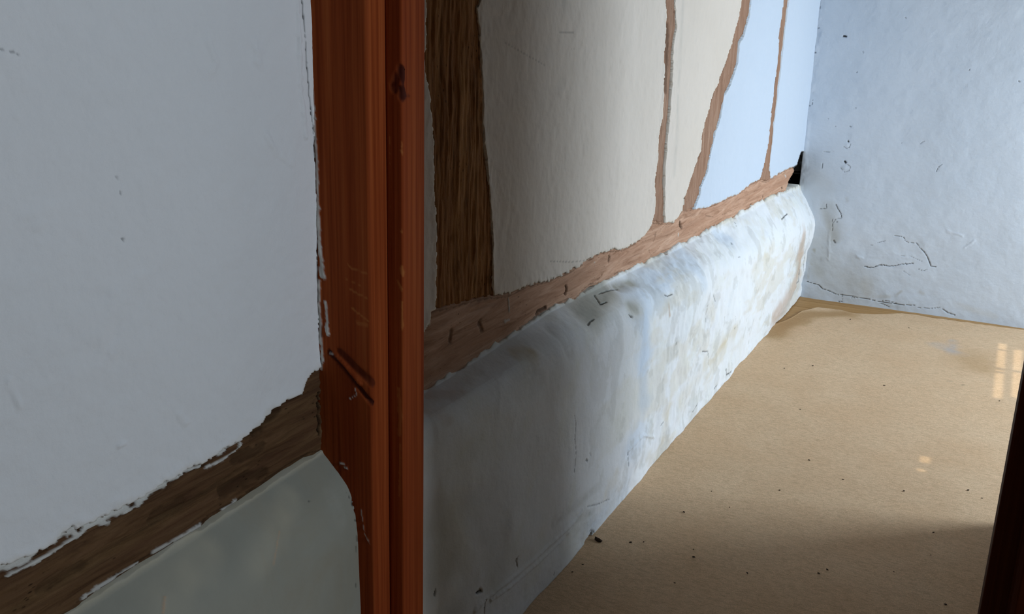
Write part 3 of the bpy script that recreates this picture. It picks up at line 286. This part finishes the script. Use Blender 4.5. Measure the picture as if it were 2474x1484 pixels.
def stained(name, f=1.0):
    k = N(name, .6, .03); g = k.noise(k.map((120, 120, 1.6), (0, 0, 0)), 1, 6, .6, .3)
    g2 = k.noise(k.map((22, 22, .8)), 1, 3, .5, .8)
    col = k.ramp(g, [(.3, (.20, .042, .012)), (.55, (.36, .10, .030)), (.78, (.47, .16, .052))])
    col = k.mix(k.ramp(g2, [(.3, (0, 0, 0)), (.75, (.7, .7, .7))]), col, (.22, .044, .014)); col = k.mix(1.0, col, (f, f * .8, f * .7), 'MULTIPLY')
    for an, cc, f in (('m_dark', (.03, .008, .008), .85), ('m_white', (.60, .60, .56), .95), ('m_worn', (.50, .19, .055), .55)):
        col = k.mix(k.math('MULTIPLY', k.attr(an), f), col, cc)
    return k.done(col, k.bump(g, .35, .0015))
STAIN = stained('red_brown_stained_pine', .86); SHADE_STAIN = stained('shaded_stained_pine', .16)  # second is a darkened copy, painting shade onto the right post
def carpet_mat():
    k = N('worn_tan_carpet', .7, .05); f = k.noise(k.map((1, 2.0, 1)), 330, 4, .7, .6); w = k.noise(k.co, 3.2, 5, .6)
    col = k.ramp(w, [(.3, (.87, .60, .37)), (.7, (.95, .70, .46))])
    f2 = k.noise(k.map((.6, 1.6, 1)), 90, 5, .75, .5)
    col = k.mix(k.ramp(f, [(.35, (.6, .6, .6)), (.6, (0, 0, 0))]), col, (.34, .20, .10))
    col = k.mix(k.ramp(f2, [(.36, (.5, .5, .5)), (.56, (0, 0, 0))]), col, (.45, .29, .16))
    for an, cc, ff in (('m_tan', (.38, .21, .07), .7), ('m_grey', (.45, .45, .47), .6), ('m_dark', (.05, .03, .02), .9)):
        col = k.mix(k.math('MULTIPLY', k.attr(an), ff), col, cc)
    return k.done(col, k.bump(f, .55, .003))
CARPET = carpet_mat()
def board_mat():
    k = N('ochre_floorboard', .6, .3); g = k.noise(k.map((2, 60, 60)), 1, 5)
    return k.done(k.ramp(g, [(.3, (.36, .19, .06)), (.7, (.50, .29, .11))]), k.bump(g, .3, .001))
BOARD = board_mat()
k = N('painted_gap_shade', .9, 0); GAP_SHADE = k.done((.012, .010, .008))  # near-black colour stands in for shade inside the corner gap
k = N('dark_crumb', .9, .1); CRUMB = k.done((.035, .02, .012))

# the uprights run on to the ceiling, above the photograph's frame
for key_, k_ in (('wide_stud', 0), ('thin_stud', .02), ('brace', .62), ('far_stud', .06)):
    A_ = DATA[key_]; t0, t1 = A_[0], A_[-1]
    DATA[key_] = [[t0[0] + k_ * (2.38 - t0[1]), 2.38]] + A_ + [[t1[0] + k_ * (2.38 - t1[1]), 2.38]]
# ------------------------------------------------------------------ setting: left wall above the dwarf wall
TIMBERS = ['near_beam', 'far_beam', 'wide_stud', 'thin_stud', 'brace', 'far_stud']
def spacing(a, b, f):
    r = [a]
    while r[-1] < b: r.append(r[-1] + f(r[-1]))
    r[-1] = b; return np.array(r)
def wall_surface(y, z):
    """plaster face: gently uneven"""
    return XW(y) + .0035 * fbm(y * 2.1, z * 2.3, 0, 3) + .0006 * fbm(y * 14, z * 14, 2, 3)
def build_wall(name, Y, Z, mat, mk, cut, lip):
    y, z = [a.ravel() for a in np.meshgrid(Y, Z, indexing='ij')]
    s = np.full(y.shape, 1.0)
    for t in cut: s = np.minimum(s, sdf(y, z, DATA[t]))
    rag = .0035 * fbm(y * 90, z * 90, 1, 3) + .003 * fbm(y * 22, z * 22, 4, 2)
    v = sdf(y, z, DATA['void']); s = np.minimum(s, v)
    s = s + rag * np.minimum(1, .5 + .3 * y)
    s = np.where(z < np.interp(y, PY, PZB) + .03, -1, s)
    x = wall_surface(y, z) + .0008 * fbm(y * 40, z * 40, 6, 3)
    x = x + lip * np.exp(-(np.clip(s, 0, 1) / .018) ** 2)
    x = x + .0012 * fbm(y * 60, z * 60, 5, 2) * np.exp(-(np.clip(s, 0, 1) / .03) ** 2)
    P = np.stack([x, y, z], 1); F = marks(P, mk, (1, 2))
    x = x + .0035 * F['bump'] * (1 + .5 * fbm(y * 50, z * 50, 2, 2)) - .003 * F['dark']
    x = np.where(s > 0, x, XW(y) - .03)
    edge = (1 - sst(0, .0022, s)) * .5
    P[:, 0] = x
    A = {'m_dark': np.maximum(F['dark'], (np.abs(v) < .012) * (v < s + .02) * (1 - sst(.004, .010, v))), 'm_grey': F['grey'], 'm_stain': F['stain'] + .35 * (1 - sst(.0, .012, s)), 'm_tan': F['tan'], 'm_blue': (sst(-.02, .02, y - np.interp(z, [.80, 1.8], [3.60, 4.30])) if y.max() > 3 else F['blue'])}  # rim of the corner gap darkened in colour as painted shade
    V, Q, A = prune(P, gridQ(len(Y), len(Z))[:, ::-1], s > 0, A)
    V, Q, A = skirt(V, Q, (-.05, 0, 0), A)
    return tag(mesh_np(name, V, Q, mat, A), kind='structure')
Yn = np.concatenate([spacing(-1.8, .5, lambda y: .06)[:-1], spacing(.5, 1.40, lambda y: .0024)])
Zn = np.concatenate([np.arange(.62, 1.62, .003), np.arange(1.62, 2.36, .02)])
build_wall('wall_left', Yn, Zn, WHITE, DATA['mk_wall_near'], ['near_beam'], .002)
Yf = spacing(1.40, 5.80, lambda y: min(.010, max(.0022, .0005 * y * y)))
Zf = np.concatenate([np.arange(.62, 1.80, .0042), np.arange(1.8, 2.36, .03)])
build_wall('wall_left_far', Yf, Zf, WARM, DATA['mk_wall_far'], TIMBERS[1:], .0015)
box('wall_left_core', (-1.40, -1.8, 0), (-1.17, 5.8, 2.35), GAP_SHADE, kind='structure')  # backing coloured near-black so the corner gap reads as shade

# ------------------------------------------------------------------ timbers let into the wall
def timber(name, key, mat, along, step, mk, label, cat, group=None, bulge=0.0, grow=.022, proud=-.004):
    A = np.array(DATA[key]); lo = A.min(0) - grow - .01; hi = A.max(0) + grow + .01
    Y = spacing(lo[0], hi[0], step[0]); Z = spacing(lo[1], hi[1], step[1])
    y, z = [a.ravel() for a in np.meshgrid(Y, Z, indexing='ij')]
    s = sdf(y, z, DATA[key])
    if along == 'y': g = .0022 * fbm(y * 5, z * 90, 3, 4, .6) + .0012 * fbm(y * 30, z * 200, 6, 2)
    else: g = .0022 * fbm(y * 90, z * 6, 3, 4, .6) + .0012 * fbm(y * 200, z * 30, 6, 2)
    g = g + .003 * fbm(y * 7, z * 7, 1, 3)
    x = XW(y) + proud + g + bulge * (1 - np.exp(-(np.clip(-s, 0, 1) / .03) ** 2))
    P = np.stack([x, y, z], 1); F = marks(P, mk, (1, 2))
    P[:, 0] += -.006 * F['dark'] + .0025 * F['white']
    keep = s < grow
    P[:, 0] -= .014 * sst(.0, .010, s)
    if along == 'z': P[:, 0] -= .02 * (sdf(y, z, DATA['far_beam']) < .002 * fbm(y * 40, z * 40, 2, 2))
    if key == 'far_beam': keep &= (y < 5.68)
    V, Q, A2 = prune(P, gridQ(len(Y), len(Z))[:, ::-1], keep, {'m_dark': np.maximum(F['dark'], .6 * (1 - sst(-.006, .001, s + .003 * fbm(y * 60, z * 60, 2, 2))) * (s > -.006)), 'm_white': F['white'], 'm_worn': F['worn']})
    V, Q, A2 = skirt(V, Q, (-.06, 0, 0), A2)
    c = V.mean(0); o = mesh_np(name, V, Q, mat, A2, origin=(float(c[0]), float(c[1]), float(V[:, 2].min())))
    return tag(o, label, cat, group)
st = lambda a, b: (lambda y: a, lambda z: b)
timber('sill_beam', 'near_beam', OAK_DH, 'y', st(.003, .0025), DATA['mk_near_beam'],
       'dark rough sill beam left of the door frame, its upper edge flaked with white plaster', 'beam', 'sill beams')
timber('sill_beam', 'far_beam', OAK_H, 'y', (lambda y: min(.010, max(.003, .0006 * y * y)), lambda z: .0035), DATA['mk_far_beam'],
       'long sill beam right of the door frame, running on to the far corner', 'beam', 'sill beams', bulge=.004)
timber('wall_stud', 'wide_stud', OAK_DV, 'z', st(.003, .005), [],
       'widest wall stud, dark brown and worm-eaten, just right of the door frame', 'stud', 'wall timbers')
timber('wall_stud', 'thin_stud', OAK_V, 'z', st(.004, .005), [['dark', .02, .6, [[3.28, 1.3], [3.25, 1.5]]]],
       'narrow wavy upright stud between the wide dark stud and the slanting brace', 'stud', 'wall timbers')
timber('wall_brace', 'brace', OAK_V, 'z', st(.008, .005), [],
       'slanting timber brace leaning right as it rises from the sill beam', 'brace', 'wall timbers')
timber('wall_stud', 'far_stud', OAK_V, 'z', st(.009, .005), [],
       'thinnest upright stud, nearest the far corner', 'stud', 'wall timbers')

# ------------------------------------------------------------------ dwarf wall (plinth)
def build_plinth(name, Y, ns, mat, lump):
    S = np.concatenate([np.linspace(0, .22, ns // 3)[:-1], np.linspace(.22, 1, ns - ns // 3)])
    y, s = [a.ravel() for a in np.meshgrid(Y, S, indexing='ij')]
    sw = .02 * fbm(y * 1.7, y * 0 + 4, 3, 3)
    pp = [plinth_profile(y, np.clip(s + (o + sw) * sst(0, .15, s) * sst(1, .85, s), 0, 1)) for o in (-.054, -.036, -.018, 0, .018, .036, .054)]
    x = sum(p[0] for p in pp) / 7 + .006 * np.exp(-((s - .2) / .1) ** 2); z = sum(p[1] for p in pp) / 7 + .004 * np.exp(-((s - .2) / .1) ** 2)
    top = (1 - sst(0, .02, s))
    z = z + top * (.003 + .004 * fbm(y * 18, y * 0 + .5, 2, 4) + lump * .007 * fbm(y * 11, y * 0 + 2.5, 5, 5, .7)); x = x + top * .003
    t = s * .85
    far = sst(3.0, 4.2, y)
    n = lump * ((.006 + .003 * far) * fbm(y * 3.2, t * 4, 0, 3) + .0022 * fbm(y * 16, t * 14, 2, 3) + .003 * sst(-.1, .6, fbm(y * 7, t * 5, 5, 4)))
    n = n + lump * sst(2.6, 3.4, y) * (.0035 * fbm(y * 9, t * 5, 6, 4, .6) + .0016 * fbm(y * 45, t * 22, 7, 3))
    n = n * sst(0, .06, s) * (.45 + .55 * sst(2.5, 3.4, y))
    foot = sst(.80, .97, s + .03 * fbm(y * 2.5, y * 0 + 3, 1, 2)); n = n * (1 - .5 * sst(.9, 1, s)) + lump * foot * .004 * fbm(y * 7, t * 12, 4, 4)
    sl = np.clip((.30 - s) / .1, 0, 1)
    P = np.stack([x + n * (1 - .4 * sl), y, z + n * .7 * sl], 1)
    zb_, xe_, ze_, xf_ = (np.interp(y, PY, a) for a in (PZB, PXE, PZE, PXF)); t_ = np.clip(s / .22, 0, 1); q_ = np.clip((s - .22) / .78, 0, 1)
    P0 = np.stack([np.where(s < .22, XW(y) + (xe_ - XW(y)) * t_, xe_ + (xf_ - xe_) * q_ ** .8), y, np.where(s < .22, zb_ + (ze_ - zb_) * t_, ze_ * (1 - q_))], 1)
    F = marks(P0, DATA['mk_plinth'], (0, 1, 2))
    d = .0045 * F['bump'] - .005 * F['dark'] - .03 * F['hole'] - .004 * F['grey'] * lump + .002 * F['tan']
    P[:, 0] += d * (1 - .5 * sl); P[:, 2] += d * .7 * sl
    P[:, 2] = np.maximum(P[:, 2], -.004)
    A = {'m_dark': np.maximum(F['dark'], F['hole'] * .6), 'm_grey': np.maximum(np.maximum(F['grey'], F['hole'] * .9), lump * (.55 * top * sst(-.1, .3, fbm(y * 30, t * 60, 5, 3)) + .35 * sst(2.0, 3.0, y) * sst(.35, .75, fbm(y * 12, t * 9, 1, 5, .65)))),
         'm_stain': F['stain'] + .5 * top + lump * .45 * sst(2.2, 3.2, y) * sst(.05, .6, fbm(y * 3.1, t * 6, 3, 5, .6)), 'm_tan': F['tan'], 'm_blue': F['blue']}
    V, Q, A = skirt(P, gridQ(len(Y), len(S)), (-.06, 0, 0), A)
    return tag(mesh_np(name, V, Q, mat, A), kind='structure')
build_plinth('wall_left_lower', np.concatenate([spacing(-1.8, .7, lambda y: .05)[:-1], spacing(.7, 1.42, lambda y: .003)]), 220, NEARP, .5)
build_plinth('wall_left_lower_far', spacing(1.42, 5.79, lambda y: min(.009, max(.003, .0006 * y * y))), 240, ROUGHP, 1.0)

# ------------------------------------------------------------------ back wall
def build_back():
    X = np.concatenate([np.arange(-1.064, .30, .0036), np.arange(.30, 2.8, .05)]); Zb = np.concatenate([np.arange(-.02, 1.72, .0036), np.arange(1.72, 2.36, .03)])
    x, z = [a.ravel() for a in np.meshgrid(X, Zb, indexing='ij')]
    n = .005 * fbm(x * 2.2, z * 2, 0, 3) + .0008 * fbm(x * 20, z * 20, 2, 3) + .0025 * fbm(x * 9, z * 9, 5, 3) * sst(.75, .35, z) * sst(.2, -.6, x)
    P = np.stack([x, 5.76 - n, z], 1)
    F = marks(P, DATA['mk_back'], (0, 2))
    d = .0022 * F['bump'] * (1 + .8 * fbm(x * 40, z * 40, 2, 3)) - .006 * F['dark']
    # ragged plaster lip round the corner gap
    cr = (1 - sst(.004, .03, np.abs(x - (-1.058)) + .004 * fbm(z * 30, x * 30, 3, 2))); d = d + .003 * cr * fbm(z * 20, x * 20, 1, 3)
    P[:, 1] -= d
    V, Q, A = skirt(P, gridQ(len(X), len(Zb)), (0, .1, 0), {'m_dark': F['dark'], 'm_grey': F['grey'], 'm_stain': F['stain'], 'm_tan': F['tan']})
    tag(mesh_np('wall_back', V, Q, BACKM, A), kind='structure')
build_back()
box('wall_back_gap_shade', (-1.30, 5.84, 0), (-1.02, 5.90, 2.35), GAP_SHADE, kind='structure')  # added box behind the corner gap, its black standing for shade

# ------------------------------------------------------------------ floor: ochre boards under a worn carpet
fl = tag(bpy.data.objects.new('floor', None), kind='structure'); C.objects.link(fl); fl.location = (0, 0, -.05)
yb = -2.0; i = 0
while yb < 5.9:
    w = .145 + .006 * math.sin(i * 2.3)
    box('floorboard', (-1.3, yb + .0015, -.045), (2.7, yb + w - .0015, -.006 + .0006 * math.sin(i * 1.7)), BOARD, parent=fl); yb += w; i += 1
box('subfloor', (-1.4, -2.0, -.09), (2.7, 5.95, -.05), PLAIN, parent=fl)
CE = np.array(DATA['carpet_edge'])
def carpet(name, x0, x1, y0, ymax, mat, label):
    nx = int((x1 - x0) / .012); X = np.linspace(x0, x1, nx); T = np.concatenate([np.linspace(0, .985, 240), np.linspace(.985, 1, 12)[1:]])
    x, t = [a.ravel() for a in np.meshgrid(X, T, indexing='ij')]
    e = np.interp(x, CE[:, 0], CE[:, 1]) + .006 * fbm(x * 25, x * 0, 2, 3) if ymax is None else np.full(x.shape, ymax)
    y = y0 + (e - y0) * t
    z = .0005 + .0016 * fbm(x * 3, y * 3, 1, 3)
    if ymax is None: z = z + .002 * np.exp(-((e - y) / .03) ** 2)
    P = np.stack([x, y, z], 1)
    F = marks(P, [['tan', .10, .9, [[-.97, 4.9], [-.90, 5.35], [-.7, 5.5]]], ['grey', .05, 1, [[-.19, 5.18], [-.11, 5.09]]], ['grey', .03, .8, [[-.13, 5.3], [-.12, 5.15]]],
                  ['dark', .004, .6, [[-.10, 4.62], [-.04, 4.60]]], ['tan', .16, .5, [[-.02, 5.0], [.02, 4.9]]]], (0, 1))
    V, Q, A = skirt(P, gridQ(len(X), len(T)), (0, 0, -.006), {'m_tan': F['tan'], 'm_grey': F['grey'], 'm_dark': F['dark']})
    return tag(mesh_np(name, V, Q, mat, A, origin=((x0 + x1) / 2, (y0 + 5.5) / 2, -.005)), label, 'carpet')
carpet('carpet', -1.02, 2.6, 1.46, None, CARPET, 'worn tan carpet covering the floor to the dwarf wall')
carpet('carpet', -1.05, 1.9, -1.9, 1.44, CARPET, 'tan carpet on the near side of the door threshold')

# ------------------------------------------------------------------ door frame and partition
door = tag(bpy.data.objects.new('door_1', None), kind='structure'); C.objects.link(door); door.location = (-.45, 1.44, 0)
def sweep(name, prof, Z, mat, mk, face_y, parent, warp=.0012):
    """vertical member: profile polyline in (x, y), densified, run up through Z"""
    pr = []
    for a, b in zip(prof[:-1], prof[1:]):
        n = max(1, int(math.dist(a, b) / .0022))
        for q in range(n): pr.append((a[0] + (b[0] - a[0]) * q / n, a[1] + (b[1] - a[1]) * q / n))
    pr.append(prof[-1]); pr = np.array(pr)
    i, z = [a.ravel() for a in np.meshgrid(np.arange(len(pr)), Z, indexing='ij')]
    x, y = pr[i, 0].copy(), pr[i, 1].copy()
    u = i * .0022
    w = warp * (fbm(z * 1.3, u * 3, 0, 2) + .25 * fbm(z * 3, u * 160, 2, 2))
    y += w; x += .6 * warp * fbm(z * 1.1, z * 0 + 2, 4, 2)
    P = np.stack([x, y, z], 1); F = marks(np.stack([x, y, z], 1), [[a, w_, b, [[p[0], face_y + .001, p[1]] for p in q]] for a, w_, b, q in mk], (0, 1, 2))
    P[:, 1] -= .004 * F['rise'] + .002 * F['white'] * (1 + fbm(z * 60, u * 200, 1, 2)) - .0035 * F['dark']
    V, Q, A = P, gridQ(len(pr), len(Z)), {'m_dark': F['dark'], 'm_white': F['white'], 'm_worn': F['worn']}
    return mesh_np(name, V, Q[:, ::-1], mat, A, parent=parent)
Zj = np.concatenate([np.arange(0, .3, .02), np.arange(.3, 1.62, .0035), np.arange(1.62, 2.06, .02)])
def bead(x, y, r, s=1):  # rounded arris from facing -y to facing +x
    return [(x - s * r + s * r * math.sin(a), y + r - r * math.cos(a)) for a in np.linspace(0, PI / 2, 5)]
sweep('architrave', [(-1.17, 1.46), (-1.17, 1.38)] + bead(-.9745, 1.38, .006) + [(-.9745, 1.46)], Zj, STAIN, DATA['mk_arch'], 1.38, door)
sweep('door_post', [(-1.0, 1.433), (-.978, 1.433), (-.9765, 1.4365), (-.9745, 1.4365), (-.973, 1.4325)] + bead(-.9405, 1.4315, .0035) + [(-.9405, 1.503)] + [(-1.17, 1.503)], Zj, STAIN, DATA['mk_post'], 1.43, door)
box('door_post_core', (-1.16, 1.45, 0), (-.95, 1.50, 2.0), STAIN, parent=door)
sweep('door_post', [(.17, 1.505), (.060, 1.505), (.0575, 1.503), (.0575, 1.436), (.060, 1.433), (.092, 1.433), (.092, 1.39), (.097, 1.38), (.20, 1.38), (.20, 1.45)][::-1], Zj, SHADE_STAIN, [], 1.43, door)
box('door_head', (-1.12, 1.432, 1.98), (.17, 1.503, 2.05), STAIN, parent=door)
box('wall_front', (.16, 1.40, 0), (2.0, 1.49, 2.35), DARKP, kind='structure')
box('wall_front_upper', (-1.17, 1.41, 2.04), (.17, 1.49, 2.35), PLAIN, kind='structure')

# ------------------------------------------------------------------ rest of the room shell (out of view, it shapes the light)
box('wall_right_near', (1.90, -1.95, 0), (2.0, .90, 2.35), PLAIN, kind='structure')
box('wall_right_near_b', (1.90, 1.34, 0), (2.0, 1.40, 2.35), PLAIN, kind='structure')
box('wall_right_near_sill', (1.90, .90, 0), (2.0, 1.34, 1.53), PLAIN, kind='structure')  # window opening added for the near daylight lamp
box('wall_right_near_head', (1.90, .90, 2.27), (2.0, 1.34, 2.35), PLAIN, kind='structure')
box('wall_near_end', (-1.40, -1.95, 0), (2.0, -1.85, 2.35), PLAIN, kind='structure')
box('wall_right_blocker', (.20, 1.49, 0), (.32, 3.27, 2.35), DARKP, kind='structure')  # unseen occluder, added so its end casts the left wall's shadow edge
box('wall_recess_side', (.32, 3.20, 0), (2.75, 3.27, 2.35), DARKP, kind='structure')
box('wall_right_recess_sill', (2.60, 3.30, 0), (2.75, 5.76, .82), DARKP, kind='structure')  # recess and window opening invented to admit the far daylight lamp
box('wall_right_recess_head', (2.60, 3.30, 1.88), (2.75, 5.76, 2.35), DARKP, kind='structure')
box('wall_right_recess_jamb', (2.60, 5.32, .82), (2.75, 5.76, 1.88), DARKP, kind='structure')
box('wall_right_recess_jamb_b', (2.60, 3.30, .82), (2.75, 3.92, 1.88), DARKP, kind='structure')
def ceiling():
    # plastered ceiling with invented slits, placed to throw sun patches on the carpet
    sh = 2.35 * .12
    holes = [(.082, .120, 4.50, 4.865), (.154, .192, 4.55, 4.92), (.082, .120, 4.895, 4.915), (.082, .120, 4.955, 5.245), (.154, .192, 4.955, 5.30), (.082, .120, 5.265, 5.375), (-.135, -.098, 3.62, 3.68), (-.135, -.105, 3.53, 3.555)]
    H = [(a + sh, b + sh, c, d) for a, b, c, d in holes]
    X = sorted({-1.4, 2.75} | {h[0] for h in H} | {h[1] for h in H}); Y = sorted({-1.95, 5.9} | {h[2] for h in H} | {h[3] for h in H})
    V = [(x, y, 2.35) for x in X for y in Y]; ny = len(Y); Q = []
    for i in range(len(X) - 1):
        for j in range(ny - 1):
            cx, cy = (X[i] + X[i + 1]) / 2, (Y[j] + Y[j + 1]) / 2
            if any(a < cx < b and c < cy < d for a, b, c, d in H): continue
            Q.append((i * ny + j, i * ny + j + 1, (i + 1) * ny + j + 1, (i + 1) * ny + j))
    V, Q, _ = skirt(np.array(V), np.array(Q), (0, 0, .015), {})
    tag(mesh_np('ceiling', V, Q, DARKP, smooth=False), kind='structure')
ceiling()

# ------------------------------------------------------------------ crumbs on the carpet
def rock(name, r, seed, mat, origin, flat=.5):
    rs = np.random.RandomState(seed); import itertools
    t = (1 + 5 ** .5) / 2
    V = np.array([(-1, t, 0), (1, t, 0), (-1, -t, 0), (1, -t, 0), (0, -1, t), (0, 1, t), (0, -1, -t), (0, 1, -t), (t, 0, -1), (t, 0, 1), (-t, 0, -1), (-t, 0, 1)]) / 1.9
    T = [(0, 11, 5), (0, 5, 1), (0, 1, 7), (0, 7, 10), (0, 10, 11), (1, 5, 9), (5, 11, 4), (11, 10, 2), (10, 7, 6), (7, 1, 8), (3, 9, 4), (3, 4, 2), (3, 2, 6), (3, 6, 8), (3, 8, 9), (4, 9, 5), (2, 4, 11), (6, 2, 10), (8, 6, 7), (9, 8, 1)]
    V = V * (.75 + .5 * rs.rand(12, 1)) * np.array([1.6, .9, flat]) * r; a = rs.rand() * 6
    V[:, 2] -= V[:, 2].min()
    R = np.array([[math.cos(a), -math.sin(a), 0], [math.sin(a), math.cos(a), 0], [0, 0, 1]])
    return mesh_np(name, (V @ R.T) + np.array(origin), T, mat, origin=origin, smooth=False)
proto = [rock('dirt_crumb', .0042, q, CRUMB, (0, 0, 0)) for q in range(3)]
protoM = [p.data for p in proto]
for q, (x, y) in enumerate(DATA['crumbs']):
    o = proto[q] if q < 3 else proto[q % 3].copy()
    if q >= 3: C.objects.link(o)
    o.location = (x, y, .001 + .0016 * float(fbm(np.array([x * 3.]), np.array([y * 3.]), 1, 3)[0])); o.rotation_euler = (0, 0, q * 1.3); o.scale = [(.38 + .3 * ((q * 37) % 10) / 10) * (1 + .1 * y)] * 3
    tag(o, 'tiny dark crumb of dirt scattered on the tan carpet', 'crumb', 'crumbs on the carpet')
cx, cy = DATA['chunk'][0]
tag(rock('plaster_crumb', .011, 9, CRUMB, (cx, cy, 0)), 'largest reddish-brown crumb, below the chipped hole at the foot of the dwarf wall', 'crumb')
